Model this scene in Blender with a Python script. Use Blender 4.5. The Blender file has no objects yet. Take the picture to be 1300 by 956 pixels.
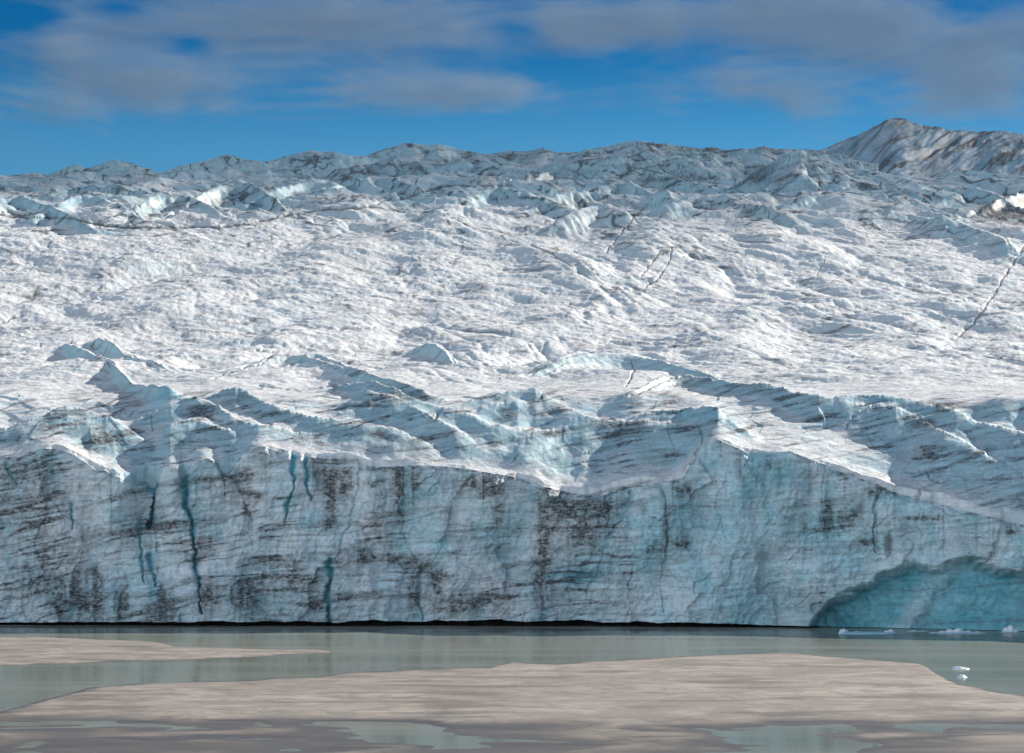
import bpy, math
import numpy as np

S = bpy.context.scene
COL = S.collection
R = math.radians

# ------------------------------------------------------------------ camera, sky, sun, exposure
F = 3344.0            # focal length in photo pixels (photo is 1300 wide)
HY = 685.0            # photo row of the horizon
CH = 29.6             # camera height above the lake
SUN_E, SUN_A = 26.0, 46.0      # elevation; azimuth to the right of the view direction
cam = bpy.data.cameras.new('camera')
camo = bpy.data.objects.new('camera', cam)
COL.objects.link(camo)
cam.sensor_width = 36.0
cam.lens = 36.0 * F / 1300.0
cam.shift_y = (HY - 478.0) / 1300.0
cam.clip_start = 1.0
cam.clip_end = 60000.0
camo.location = (0, 0, CH)
camo.rotation_euler = (R(90), 0, 0)
S.camera = camo

world = bpy.data.worlds.new('World')
S.world = world
world.use_nodes = True
wn = world.node_tree
bg = wn.nodes['Background']
sky = wn.nodes.new('ShaderNodeTexSky')
sky.sky_type = 'NISHITA'
sky.sun_disc = False
sky.sun_elevation = R(SUN_E)
sky.sun_rotation = R(SUN_A)
sky.altitude = 2500
sky.air_density = 1.0
sky.dust_density = 0.0
sky.ozone_density = 2.0
hs = wn.nodes.new('ShaderNodeHueSaturation')
hs.inputs['Hue'].default_value = 0.492
hs.inputs['Saturation'].default_value = 1.45
hs.inputs['Value'].default_value = 0.50
wn.links.new(sky.outputs[0], hs.inputs['Color'])


def wnode(t, **kw):
    n_ = wn.nodes.new(t)
    for k_, v_ in kw.items():
        setattr(n_, k_, v_)
    return n_


tc = wnode('ShaderNodeTexCoord')
sx = wnode('ShaderNodeSeparateXYZ')
wn.links.new(tc.outputs['Generated'], sx.inputs[0])
# the blue deepens upwards from the skyline
el = wnode('ShaderNodeMapRange', interpolation_type='SMOOTHSTEP')
wn.links.new(sx.outputs['Z'], el.inputs[0])
el.inputs[1].default_value, el.inputs[2].default_value = 0.138, 0.195
el.inputs[3].default_value, el.inputs[4].default_value = 0.0, 1.0
dk = wnode('ShaderNodeMix', data_type='RGBA', blend_type='MULTIPLY')
wn.links.new(el.outputs[0], dk.inputs[0])
wn.links.new(hs.outputs[0], dk.inputs[6])
dk.inputs[7].default_value = (0.16, 0.58, 0.75, 1)
# unseen bright cloud added behind the viewer to fill the shaded cliff with light
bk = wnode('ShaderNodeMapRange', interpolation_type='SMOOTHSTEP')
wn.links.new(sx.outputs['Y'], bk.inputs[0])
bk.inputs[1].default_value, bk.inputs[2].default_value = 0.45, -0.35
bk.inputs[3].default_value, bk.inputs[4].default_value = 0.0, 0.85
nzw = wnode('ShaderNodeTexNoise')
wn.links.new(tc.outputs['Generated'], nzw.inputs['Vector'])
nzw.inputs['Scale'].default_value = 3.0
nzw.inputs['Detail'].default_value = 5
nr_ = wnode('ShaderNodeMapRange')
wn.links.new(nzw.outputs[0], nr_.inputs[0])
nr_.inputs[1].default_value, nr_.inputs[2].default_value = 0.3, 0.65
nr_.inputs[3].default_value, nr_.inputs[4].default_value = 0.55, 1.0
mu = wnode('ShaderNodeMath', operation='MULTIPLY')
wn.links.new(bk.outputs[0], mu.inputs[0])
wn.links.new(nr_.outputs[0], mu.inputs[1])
lr = wnode('ShaderNodeMapRange', interpolation_type='SMOOTHSTEP')  # added glow weighted to the left, to bring out the cliff's relief
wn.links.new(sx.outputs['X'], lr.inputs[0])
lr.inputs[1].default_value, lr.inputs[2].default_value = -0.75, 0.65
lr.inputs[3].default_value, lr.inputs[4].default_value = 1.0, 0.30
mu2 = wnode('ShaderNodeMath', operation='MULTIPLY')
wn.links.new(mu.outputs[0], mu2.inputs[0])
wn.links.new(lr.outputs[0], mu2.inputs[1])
lo = wnode('ShaderNodeMapRange', interpolation_type='SMOOTHSTEP')  # and weighted low, so it reaches the upright cliff most
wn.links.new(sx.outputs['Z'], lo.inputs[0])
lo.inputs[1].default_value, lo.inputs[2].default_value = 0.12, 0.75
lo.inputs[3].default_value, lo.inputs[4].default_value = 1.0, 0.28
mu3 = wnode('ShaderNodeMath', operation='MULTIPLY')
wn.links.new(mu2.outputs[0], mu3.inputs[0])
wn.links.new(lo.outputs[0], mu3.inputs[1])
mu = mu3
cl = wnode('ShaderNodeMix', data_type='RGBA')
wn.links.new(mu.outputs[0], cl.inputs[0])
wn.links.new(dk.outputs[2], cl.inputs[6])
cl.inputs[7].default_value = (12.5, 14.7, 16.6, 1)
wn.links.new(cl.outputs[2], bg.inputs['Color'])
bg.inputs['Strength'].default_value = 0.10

sun = bpy.data.lights.new('sun', 'SUN')
suno = bpy.data.objects.new('sun', sun)
COL.objects.link(suno)
sun.energy = 5.0
sun.angle = R(0.5)
sun.color = (1.0, 0.93, 0.84)
# a sun lamp shines along its local -Z: tilt the lamp so that it comes from azimuth SUN_A at elevation SUN_E
suno.rotation_euler = (R(-(90 - SUN_E)), 0, R(-SUN_A))
SV = np.array([math.sin(R(SUN_A)) * math.cos(R(SUN_E)), math.cos(R(SUN_A)) * math.cos(R(SUN_E)), math.sin(R(SUN_E))])

S.view_settings.view_transform = 'Standard'
S.view_settings.look = 'None'
S.view_settings.gamma = 1.0
S.view_settings.use_curve_mapping = False
S.view_settings.exposure = 0.63
S.render.engine = 'CYCLES'
S.cycles.max_bounces = 8
S.cycles.diffuse_bounces = 3
S.cycles.transparent_max_bounces = 12

# ------------------------------------------------------------------ maths helpers
rs = np.random.RandomState(7)
PERM = rs.permutation(1024).astype(np.int32)
ANG = rs.rand(1024) * 2 * np.pi
GX, GY = np.cos(ANG).astype(np.float32), np.sin(ANG).astype(np.float32)


def pn(x, y, seed=0):
    """2-D gradient noise, about -1..1"""
    x = np.asarray(x, np.float32)
    y = np.asarray(y, np.float32)
    xf, yf = np.floor(x), np.floor(y)
    xi, yi = xf.astype(np.int32), yf.astype(np.int32)
    dx, dy = x - xf, y - yf
    u = dx * dx * dx * (dx * (dx * 6 - 15) + 10)
    v = dy * dy * dy * (dy * (dy * 6 - 15) + 10)
    a = PERM[(yi + seed * 131) & 1023]
    b = PERM[(yi + 1 + seed * 131) & 1023]

    def g(h, ax, ay):
        h = PERM[h & 1023]
        return GX[h] * ax + GY[h] * ay
    n00 = g(a + xi, dx, dy)
    n10 = g(a + xi + 1, dx - 1, dy)
    n01 = g(b + xi, dx, dy - 1)
    n11 = g(b + xi + 1, dx - 1, dy - 1)
    return ((n00 + u * (n10 - n00)) * (1 - v) + (n01 + u * (n11 - n01)) * v) * 1.5


def fbm(x, y, oct=4, seed=0, gain=0.5, lac=2.07):
    s, a, f = 0, 1.0, 1.0
    for i in range(oct):
        s = s + a * pn(x * f, y * f, seed + i * 7)
        a *= gain
        f *= lac
    return s


def ridged(x, y, oct=4, seed=0, gain=0.5):
    s, a, f = 0, 1.0, 1.0
    for i in range(oct):
        s = s + a * (1 - 2 * np.abs(pn(x * f, y * f, seed + i * 7)))
        a *= gain
        f *= 2.1
    return s


def cells(x, y, seed):
    """nearest random cell: its two random numbers, the offset to its point, and the distance to the next cell"""
    xi, yi = np.floor(x).astype(np.int32), np.floor(y).astype(np.int32)
    best = np.full(x.shape, 9.0, np.float32)
    sec = best.copy()
    A = np.zeros(x.shape, np.float32)
    B, DX, DY = A.copy(), A.copy(), A.copy()
    for j in (-1, 0, 1):
        for i in (-1, 0, 1):
            h = PERM[(xi + i + PERM[(yi + j + seed * 57) & 1023]) & 1023]
            h2 = PERM[(h + 313) & 1023]
            dx = x - (xi + i + h / 1023.)
            dy = y - (yi + j + h2 / 1023.)
            d = np.sqrt(dx * dx + dy * dy)
            m = d < best
            sec = np.where(m, best, np.minimum(sec, d))
            A = np.where(m, PERM[(h + 77) & 1023] / 1023., A)
            B = np.where(m, PERM[(h2 + 501) & 1023] / 1023., B)
            DX, DY = np.where(m, dx, DX), np.where(m, dy, DY)
            best = np.where(m, d, best)
    return A, B, DX, DY, sec - best


def sst(a, b, x):
    t = np.clip((x - a) / (b - a), 0, 1)
    return t * t * (3 - 2 * t)


def lin(pts, x):
    p = np.array(pts, float)
    return np.interp(x, p[:, 0], p[:, 1])


def pline(px, py, pts, aspect=1.0):
    """distance (and signed side) of points to a polyline, only near its box"""
    d = np.full(px.shape, 1e3, np.float32)
    p = np.array(pts, float)
    for (x0, y0), (x1, y1) in zip(p[:-1], p[1:]):
        m = (px > min(x0, x1) - 25) & (px < max(x0, x1) + 25) & (py > min(y0, y1) - 25) & (py < max(y0, y1) + 25)
        if not m.any():
            continue
        ax, ay = px[m] - x0, (py[m] - y0) * aspect
        bx, by = x1 - x0, (y1 - y0) * aspect
        t = np.clip((ax * bx + ay * by) / (bx * bx + by * by + 1e-9), 0, 1)
        d[m] = np.minimum(d[m], np.hypot(ax - t * bx, ay - t * by))
    return d


def grid_mesh(name, X, Y, Z, mat, attrs=None, kind=None, label=None, cat=None, group=None, parent=None, flip=False, pick=None):
    nr, nc = X.shape
    me = bpy.data.meshes.new(name)
    co = np.stack([X, Y, Z], -1).astype(np.float32).reshape(-1, 3)
    me.vertices.add(nr * nc)
    me.vertices.foreach_set('co', co.ravel())
    i = np.arange(nr * nc, dtype=np.int32).reshape(nr, nc)
    q = np.stack([i[:-1, :-1], i[:-1, 1:], i[1:, 1:], i[1:, :-1]], -1).reshape(-1, 4)
    if pick is not None:
        q = q[pick[:-1, :-1].ravel()]
    if flip:
        q = q[:, ::-1]
    n = len(q)
    me.loops.add(n * 4)
    me.loops.foreach_set('vertex_index', np.ascontiguousarray(q).ravel())
    me.polygons.add(n)
    me.polygons.foreach_set('loop_start', np.arange(0, n * 4, 4, dtype=np.int32))
    me.polygons.foreach_set('use_smooth', np.ones(n, bool))
    me.update(calc_edges=True)
    for k, v in (attrs or {}).items():
        a = me.attributes.new(k, 'FLOAT', 'POINT')
        a.data.foreach_set('value', np.ascontiguousarray(v, np.float32).ravel())
    me.materials.append(mat)
    o = bpy.data.objects.new(name, me)
    COL.objects.link(o)
    if parent:
        o.parent = parent
    for k, v in (('kind', kind), ('label', label), ('category', cat), ('group', group)):
        if v:
            o[k] = v
    return o


# ------------------------------------------------------------------ materials
def new_mat(name):
    m = bpy.data.materials.new(name)
    m.use_nodes = True
    nt = m.node_tree
    for n in list(nt.nodes):
        nt.nodes.remove(n)
    out = nt.nodes.new('ShaderNodeOutputMaterial')
    return m, nt, out


class NB:
    """small node builder"""
    def __init__(self, nt):
        self.nt = nt

    def n(self, t, **kw):
        nd = self.nt.nodes.new(t)
        for k, v in kw.items():
            setattr(nd, k, v)
        return nd

    def put(self, s, v):
        if hasattr(v, 'is_output') or isinstance(v, bpy.types.NodeSocket):
            self.nt.links.new(v, s)
        else:
            s.default_value = v

    def math(self, op, a, b=0.0, c=0.0, clamp=False):
        nd = self.n('ShaderNodeMath', operation=op, use_clamp=clamp)
        self.put(nd.inputs[0], a)
        self.put(nd.inputs[1], b)
        self.put(nd.inputs[2], c)
        return nd.outputs[0]

    def attr(self, name):
        return self.n('ShaderNodeAttribute', attribute_name=name).outputs['Fac']

    def pos(self, scale=(1, 1, 1), rot=(0, 0, 0)):
        g = self.n('ShaderNodeNewGeometry')
        mp = self.n('ShaderNodeMapping')
        self.put(mp.inputs['Vector'], g.outputs['Position'])
        mp.inputs['Scale'].default_value = scale
        mp.inputs['Rotation'].default_value = rot
        return mp.outputs[0]

    def noise(self, vec, scale, detail=4, rough=0.55, dist=0.0):
        nd = self.n('ShaderNodeTexNoise')
        self.put(nd.inputs['Vector'], vec)
        nd.inputs['Scale'].default_value = scale
        nd.inputs['Detail'].default_value = detail
        nd.inputs['Roughness'].default_value = rough
        nd.inputs['Distortion'].default_value = dist
        return nd.outputs[0]

    def ramp(self, v, a, b, lo=0.0, hi=1.0):
        nd = self.n('ShaderNodeMapRange', interpolation_type='SMOOTHSTEP')
        self.put(nd.inputs[0], v)
        for i, k in enumerate((a, b, lo, hi)):
            nd.inputs[i + 1].default_value = k
        return nd.outputs[0]

    def mix(self, f, a, b):
        nd = self.n('ShaderNodeMix', data_type='RGBA')
        self.put(nd.inputs[0], f)
        for s, v in ((nd.inputs[6], a), (nd.inputs[7], b)):
            self.put(s, v if not isinstance(v, tuple) else (*v, 1.0))
        return nd.outputs[2]

    def bump(self, h, strength, dist, normal=None):
        nd = self.n('ShaderNodeBump')
        self.put(nd.inputs['Height'], h)
        nd.inputs['Strength'].default_value = strength
        nd.inputs['Distance'].default_value = dist
        if normal is not None:
            self.put(nd.inputs['Normal'], normal)
        return nd.outputs[0]


def ice_material(name, white, blue, deep, fine=1.0, grain=1.0):
    """weathered white crust -> blue glacier ice -> deep teal ice, with rock-flour dirt"""
    m, nt, out = new_mat(name)
    b = NB(nt)
    p = b.pos()
    n1 = b.noise(p, 0.05, 5, 0.6)
    n2 = b.noise(p, 0.6, 6, 0.65)
    n3 = b.noise(b.pos((0.6, 0.6, 1.5), (0, R(5), 0)), 1.0, 6, 0.7, 0.4)
    blue_f = b.math('ADD', b.attr('blue'), b.math('MULTIPLY', b.math('SUBTRACT', n1, 0.5), 0.5), clamp=True)
    c = b.mix(blue_f, white, blue)
    c = b.mix(b.attr('deep'), c, deep)
    # fine mottling of the ice itself
    lay = b.noise(b.pos((0.07, 0.07, 0.9), (0, R(4), 0)), 1.0, 6, 0.68, 1.1)
    mot = b.math('MULTIPLY', b.ramp(n2, 0.3, 0.75, 1.0 - 0.22 * grain, 1.0 + 0.12 * grain), b.ramp(lay, 0.3, 0.7, 1.0 - 0.22 * grain, 1.0 + 0.10 * grain))
    vm = b.n('ShaderNodeVectorMath', operation='SCALE')
    b.put(vm.inputs[0], c)
    b.put(vm.inputs['Scale'], mot)
    c = vm.outputs[0]
    d = b.attr('dirt')
    dn = b.math('MULTIPLY', d, b.math('ADD', b.ramp(n3, 0.34, 0.66, 0.5, 1.3), b.ramp(n2, 0.5, 0.75, 0.0, 0.4)), clamp=True)
    c = b.mix(dn, c, (0.085, 0.083, 0.080))
    pr = b.n('ShaderNodeBsdfPrincipled')
    b.put(pr.inputs['Base Color'], c)
    b.put(pr.inputs['Roughness'], b.math('SUBTRACT', 0.75, b.math('MULTIPLY', blue_f, 0.3)))
    pr.inputs['Specular IOR Level'].default_value = 0.3
    h = b.math('ADD', b.math('MULTIPLY', n2, 0.7), b.math('MULTIPLY', n3, 0.5))
    nrm = b.bump(h, 0.55 * fine, 1.4)
    b.put(pr.inputs['Normal'], nrm)
    nt.links.new(pr.outputs[0], out.inputs[0])
    return m


M_GLACIER = ice_material('glacier_ice', (0.83, 0.83, 0.82), (0.50, 0.70, 0.75), (0.18, 0.54, 0.63), 0.7, 0.7)
M_CLIFF = ice_material('cliff_ice', (0.80, 0.825, 0.84), (0.42, 0.66, 0.72), (0.10, 0.40, 0.48), 0.6, 0.9)
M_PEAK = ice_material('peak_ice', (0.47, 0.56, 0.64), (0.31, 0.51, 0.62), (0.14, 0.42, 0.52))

m, nt, out = new_mat('floe_ice')
b = NB(nt)
n = b.noise(b.pos(), 1.6, 5, 0.6)
pr = b.n('ShaderNodeBsdfPrincipled')
b.put(pr.inputs['Base Color'], b.mix(b.attr('blue'), (0.80, 0.83, 0.85), (0.30, 0.58, 0.68)))
pr.inputs['Roughness'].default_value = 0.4
b.put(pr.inputs['Normal'], b.bump(n, 0.6, 0.25))
nt.links.new(pr.outputs[0], out.inputs[0])
M_FLOE = m

m, nt, out = new_mat('basal_ice_shade')  # near-black colour: dark basal debris plus the undercut's shade painted in
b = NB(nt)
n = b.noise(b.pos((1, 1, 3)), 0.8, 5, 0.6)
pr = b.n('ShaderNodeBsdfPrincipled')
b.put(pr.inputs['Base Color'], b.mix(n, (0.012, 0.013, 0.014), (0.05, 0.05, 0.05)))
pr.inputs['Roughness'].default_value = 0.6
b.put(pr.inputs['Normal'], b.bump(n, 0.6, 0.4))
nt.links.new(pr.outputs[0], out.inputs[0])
M_BASAL_SHADE = m

# silty melt water
m, nt, out = new_mat('silty_water')
b = NB(nt)
p = b.pos((1.0, 1.0, 1.0))
w1 = b.noise(b.pos((0.5, 1.6, 1)), 0.8, 4, 0.6)
w2 = b.noise(b.pos((0.12, 0.5, 1)), 0.3, 3, 0.5)
c = b.mix(b.ramp(b.noise(b.pos((0.006, 0.03, 1)), 1.0, 3), 0.35, 0.7), (0.175, 0.19, 0.155), (0.225, 0.23, 0.19))
h = b.math('ADD', b.math('MULTIPLY', w1, 0.25), w2)
nrm = b.bump(h, 0.09, 0.25)
df = b.n('ShaderNodeBsdfDiffuse')
b.put(df.inputs['Color'], c)
gl = b.n('ShaderNodeBsdfGlossy')
gl.inputs['Roughness'].default_value = 0.08
gl.inputs['Color'].default_value = (0.95, 0.96, 0.94, 1)
b.put(gl.inputs['Normal'], nrm)
mx = b.n('ShaderNodeMixShader')
b.put(mx.inputs[0], b.ramp(b.noise(b.pos((0.010, 0.02, 1)), 1.0, 4, 0.6), 0.3, 0.7, 0.34, 0.50))
b.put(gl.inputs['Roughness'], b.ramp(b.noise(b.pos((0.006, 0.03, 1)), 1.0, 4, 0.6), 0.4, 0.65, 0.05, 0.17))      # silty, faintly rippled water seen at a low angle
nt.links.new(df.outputs[0], mx.inputs[1])
nt.links.new(gl.outputs[0], mx.inputs[2])
nt.links.new(mx.outputs[0], out.inputs[0])
M_WATER = m

# silt and sand of the flats
m, nt, out = new_mat('wet_sand')
b = NB(nt)
s1 = b.noise(b.pos((0.03, 0.028, 1)), 1.0, 7, 0.7, 1.0)
s2 = b.noise(b.pos((0.16, 0.11, 1)), 1.0, 7, 0.75, 0.6)
s3 = b.noise(b.pos(), 3.0, 4, 0.7)
wet = b.attr('wet')
c = b.mix(b.ramp(s1, 0.35, 0.68), (0.255, 0.22, 0.185), (0.385, 0.34, 0.295))
c = b.mix(b.ramp(s2, 0.42, 0.66), c, (0.20, 0.182, 0.16))
c = b.mix(b.math('MULTIPLY', b.ramp(s3, 0.55, 0.8), 0.5), c, (0.15, 0.13, 0.115))
c = b.mix(wet, c, (0.105, 0.097, 0.085))
pr = b.n('ShaderNodeBsdfPrincipled')
b.put(pr.inputs['Base Color'], c)
b.put(pr.inputs['Roughness'], b.math('SUBTRACT', 0.85, b.math('MULTIPLY', wet, 0.45)))
pr.inputs['Specular IOR Level'].default_value = 0.25
b.put(pr.inputs['Normal'], b.bump(b.math('ADD', s3, b.math('MULTIPLY', s2, 2.0)), 0.5, 0.12))
nt.links.new(pr.outputs[0], out.inputs[0])
M_SAND = m

# ------------------------------------------------------------------ front of the glacier in plan and elevation
def smooth1(v, k):
    ker = np.hanning(2 * k + 1)
    ker /= ker.sum()
    return np.convolve(np.pad(v, k, mode='edge'), ker, 'valid')


PX = np.concatenate([np.arange(-700, -20, 4.0), np.arange(-20, 1320, 1.0), np.arange(1320, 2000, 4.0)])
NC = len(PX)
WL = [(-350, 793), (0, 793), (300, 794.5), (700, 795), (1000, 796.5), (1150, 799), (1300, 803), (1700, 816)]


def front_dist(px):
    return CH * F / (lin(WL, px) - HY)


TOP = [(-350, 586), (-250, 560), (-180, 590), (-90, 566), (-20, 588), (0, 579), (24, 581), (35, 574), (52, 570), (72, 569), (88, 574), (104, 583), (123, 598), (133, 597), (148, 604),
       (160, 611), (172, 617), (180, 614), (186, 612), (190, 618), (197, 618), (203, 604), (209, 592), (218, 593), (226, 595), (230, 606), (234, 606), (238, 593), (246, 586), (262, 581), (276, 587),
       (284, 600), (289, 600), (297, 590), (304, 580), (318, 566), (330, 565), (356, 573), (384, 578), (408, 581), (453, 581), (459, 591), (491, 592), (532, 590),
       (560, 591), (584, 593), (615, 599), (655, 605), (684, 616), (726, 626), (764, 629), (788, 618), (816, 614), (838, 612), (866, 607), (876, 592), (885, 578), (895, 562),
       (912, 557), (935, 567), (950, 575), (980, 573), (1003, 573), (1022, 580), (1056, 592), (1073, 601), (1108, 612), (1139, 626), (1177, 635), (1232, 650), (1274, 661),
       (1300, 667), (1400, 690), (1500, 700), (1650, 705), (1800, 690), (2000, 700)]
BOT = [(-350, 788), (0, 789), (300, 788), (500, 787), (700, 786.5), (900, 790), (980, 793), (1030, 795), (1060, 798), (1180, 801), (1300, 804), (1700, 817)]
YF = smooth1(front_dist(PX), 8)
PYT = lin(TOP, PX) + 1.0 * pn(PX / 9.0, PX * 0, 3) + 0.6 * pn(PX / 3.0, PX * 0, 4)
ZT = CH + (HY - PYT) / F * YF
ZB = np.maximum((CH + (HY - lin(BOT, PX)) / F * YF) * np.clip(0.85 + 0.35 * fbm(PX / 50., PX * 0, 3, 5), 0.3, 1.15), 0.12)

CRACKS = [  # polyline, half width px, depth m, blue?
    ([(235, 606), (238, 644), (245, 668), (246, 702), (250, 733), (254, 778)], 3.0, 7.0, 1.0),
    ([(183, 600), (193, 622), (197, 618), (193, 650), (190, 670)], 5.0, 9.0, 1.0),
    ([(178, 660), (180, 713), (182, 740)], 2.5, 4.0, .8),
    ([(190, 705), (193, 722), (198, 744)], 3.0, 4.0, .9),
    ([(370, 572), (373, 609), (368, 633), (361, 661)], 3.0, 4.0, 1.0),
    ([(386, 578), (392, 619), (396, 634)], 2.5, 3.5, 1.0),
    ([(460, 590), (451, 630), (442, 668), (429, 702), (420, 726)], 1.8, 2.5, .3),
    ([(420, 712), (418, 754), (420, 795)], 4.5, 7.0, .9),
    ([(508, 599), (508, 644), (511, 678), (518, 695), (539, 718)], 1.6, 2.0, 0),
    ([(449, 657), (463, 675), (480, 697)], 1.3, 1.6, 0),
    ([(535, 724), (532, 747), (536, 788)], 3.0, 4.0, .3),
    ([(465, 755), (470, 788)], 1.8, 2.0, 0),
    ([(764, 628), (774, 647), (771, 668)], 2.0, 3.0, 0),
    ([(802, 622), (796, 645), (788, 661), (767, 695), (757, 730), (743, 754)], 3.0, 5.0, .5),
    ([(842, 615), (845, 654), (846, 699), (838, 733), (842, 778)], 1.8, 3.0, 0),
    ([(802, 726), (798, 754), (798, 782)], 1.6, 2.5, 0),
    ([(1118, 620), (1110, 650), (1108, 685), (1112, 702)], 2.0, 4.0, .4),
    ([(1046, 600), (1042, 644)], 1.8, 3.0, 0),
    ([(7, 588), (14, 606), (20, 616)], 2.5, 3.0, .8),
    ([(91, 640), (92, 672)], 2.0, 3.0, .8),
    ([(276, 586), (286, 603), (300, 609), (311, 637), (319, 657), (321, 692)], 2.2, 3.0, 0),
    ([(169, 619), (176, 654), (197, 668), (200, 700)], 2.0, 2.5, 0),
    ([(684, 618), (687, 690), (690, 786)], 2.0, 1.6, 0),
    ([(1134, 718), (1165, 716), (1190, 720), (1212, 708)], 1.2, 1.0, 0),
    ([(-60, 575), (-70, 640), (-62, 700), (-68, 785)], 3, 6, .8),
    ([(-190, 580), (-200, 680), (-195, 785)], 3, 6, .8),
    ([(1390, 690), (1400, 740), (1395, 800)], 3, 6, .8),
    ([(1187, 770), (1172, 748), (1166, 725)], 1.4, 1.5, 0),
    ([(920, 610), (908, 640), (918, 676), (905, 700)], 1.6, 2.5, 0),
]
CAVE = [(1020, 800), (1049, 766), (1066, 757), (1084, 748), (1115, 731), (1139, 719), (1160, 715), (1174, 715), (1191, 720), (1212, 709), (1232, 706), (1260, 717), (1300, 728), (1400, 745), (1470, 800)]


def crack(px, py, pts, w):
    jx = 3.4 * pn(px / 40., py / 21., 87) + 2.0 * pn(px / 20., py / 8., 88) + 0.9 * pn(px / 9., py / 3., 86)
    dd = pline(px + jx, py, pts)
    y_0, y_1 = pts[0][1], pts[-1][1]
    wv = w * np.clip(0.75 + 0.85 * pn(px / 30., py / 26., 89), 0.22, 1.4) * (1.35 - 0.8 * np.clip((py - y_0) / (y_1 - y_0 + 1e-3), 0, 1))
    return dd, wv


def cave_mask(px, py):
    top = lin(CAVE, px) + 1.5 * pn(px / 12.0, px * 0, 8)
    top = top + 5 * pn(px / 26.0, py / 20., 27) + 2 * pn(px / 8., py / 8., 28)
    return sst(-4.0, 15.0, py - top) * sst(1015, 1040, px) * sst(1480, 1440, px)


# outline plates: patches standing proud of or behind the face  (centre, radii, metres, edge)
def relief(px, py):
    """metres the face lies behind (+) or in front of (-) its mean plane"""
    r = 4.8 * fbm(px / 95.0, py / 150.0, 2, 11)
    r += 1.9 * pn(px / 34.0 + 0.4 * pn(px / 50., py / 40., 2), py / 90.0, 12)
    bx = px + 9 * pn(px / 60., py / 55., 15)
    r += 1.5 * np.abs(pn(bx / 26.0, py / 70.0, 13))
    r += 0.75 * ridged(px / 16.0 + py / 90., py / 24.0, 3, 14) * -0.6
    r += 0.35 * fbm(px / 5.0, py / 6.5, 3, 17)
    wpx = px + 14 * pn(px / 40., py / 36., 301) + 4 * pn(px / 12., py / 11., 302)
    wpy = py + 14 * pn(px / 44., py / 40., 303) + 3 * pn(px / 12., py / 12., 304)
    for cw, chh, am, sd in ((64., 84., 2.6, 1), (25., 33., .75, 2), (10., 13., 0.22, 3)):
        A, B, DX, DY, E = cells(wpx / cw, (wpy + 0.25 * px) / chh, sd)
        r += am * ((A - .5) * 1.0 + (B - .5) * 2.0 * DX + (A * 7 % 1 - .35) * 1.6 * DY)
    # pronounced buttresses on the left
    r += 8.0 * np.exp(-((px - 188) / 17.0) ** 2) * sst(760, 600, py)
    r += -5.0 * np.exp(-((px - 217) / 11.0) ** 2) * sst(740, 610, py)
    r += -3.5 * np.exp(-((px - 75) / 45.0) ** 2) * sst(760, 600, py)
    r += -4.0 * np.exp(-((px - 147) / 16.0) ** 2) * sst(770, 640, py)
    # overlapping slab at px 740-800: left side set back
    edge = lin([(600, 812), (626, 802), (661, 788), (695, 767), (730, 757), (754, 743), (778, 702), (800, 690)], py)
    r += 5.0 * sst(3, -6, px - edge) * sst(640, 735, px) * sst(615, 660, py)
    # scoop beneath the slab
    r += 4.0 * np.exp(-((px - 735) / 22.) ** 2 - ((py - 735) / 14.) ** 2)
    # rounded scoops right of centre
    for cx, cy, ax, ay, d in ((880, 640, 20, 30, 3.5), (935, 615, 32, 30, -3.0), (1000, 625, 34, 45, -3.0), (1028, 640, 12, 50, 3.0), (965, 660, 14, 30, 2.5), (1129, 693, 6, 22, 4.0),
                              (1075, 655, 28, 45, -1.5), (820, 680, 22, 60, -2.5), (915, 745, 40, 40, -2.5), (1050, 720, 60, 30, -2.0), (462, 745, 40, 35, -1.5), (480, 735, 10, 14, 2.2),
                              (455, 758, 22, 6, 1.5), (900, 690, 10, 40, 1.8), (120, 727, 9, 9, 2.0), (660, 680, 16, 80, 1.5), (560, 640, 24, 40, -1.6), (870, 622, 9, 9, 2.5)):
        r += d * np.exp(-((px - cx) / ax) ** 2 - ((py - cy) / ay) ** 2)
    # horizontal ledge at the foot of the stained band
    led = 728 + 6 * pn(px / 60., px * 0, 21)
    r += -1.6 * sst(-4, 3, py - led) * sst(720, 640, px)
    led2 = 748 + 5 * pn(px / 45., px * 0, 22)
    r += -1.8 * sst(-3, 3, py - led2) * sst(340, 250, px)
    # bedded foliation as small steps
    q = py + 0.10 * px + 8 * pn(px / 90., py / 60., 23)
    r += 0.45 * pn(q / 7.0, px / 160., 24)
    # hollow at lower right: the roof juts out, the back wall is smooth
    cm = cave_mask(px, py)
    r = r * (1 - 0.75 * cm) + cm * (7.5 + 2.5 * sst(700, 800, py) - 3.0 * np.exp(-((px - 1205 - (720 - py) * 0.75) / 16.) ** 2) + 1.6 * pn(px / 26., py / 34., 25) + 0.9 * np.abs(pn(px / 13., py / 15., 26)))
    r -= 2.2 * sst(-16, 0, py - lin(CAVE, px)) * (1 - cm) * sst(1040, 1080, px)
    for pts, w, dep, bl in CRACKS:
        dd, wv = crack(px, py, pts, w)
        r += (0.55 * bl + 0.35 * (1 - bl)) * dep * np.exp(-(dd / (wv * (0.7 + 0.5 * bl))) ** 2)
    return r


def bedding(px, py, tilt, wl, seed, warp=10.0):
    q = py + tilt * px + warp * pn(px / 130., py / 70., seed) + 2.5 * pn(px / 25., py / 20., seed + 1)
    return pn(q / wl, px / 400. + q / 800., seed + 2)


def gauss_sum(px, py, L):
    s = 0
    for cx, cy, ax, ay, w in L:
        s = s + w * np.exp(-np.clip(((px - cx) / ax) ** 2 + ((py - cy) / ay) ** 2, 0, 40))
    return s


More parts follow.
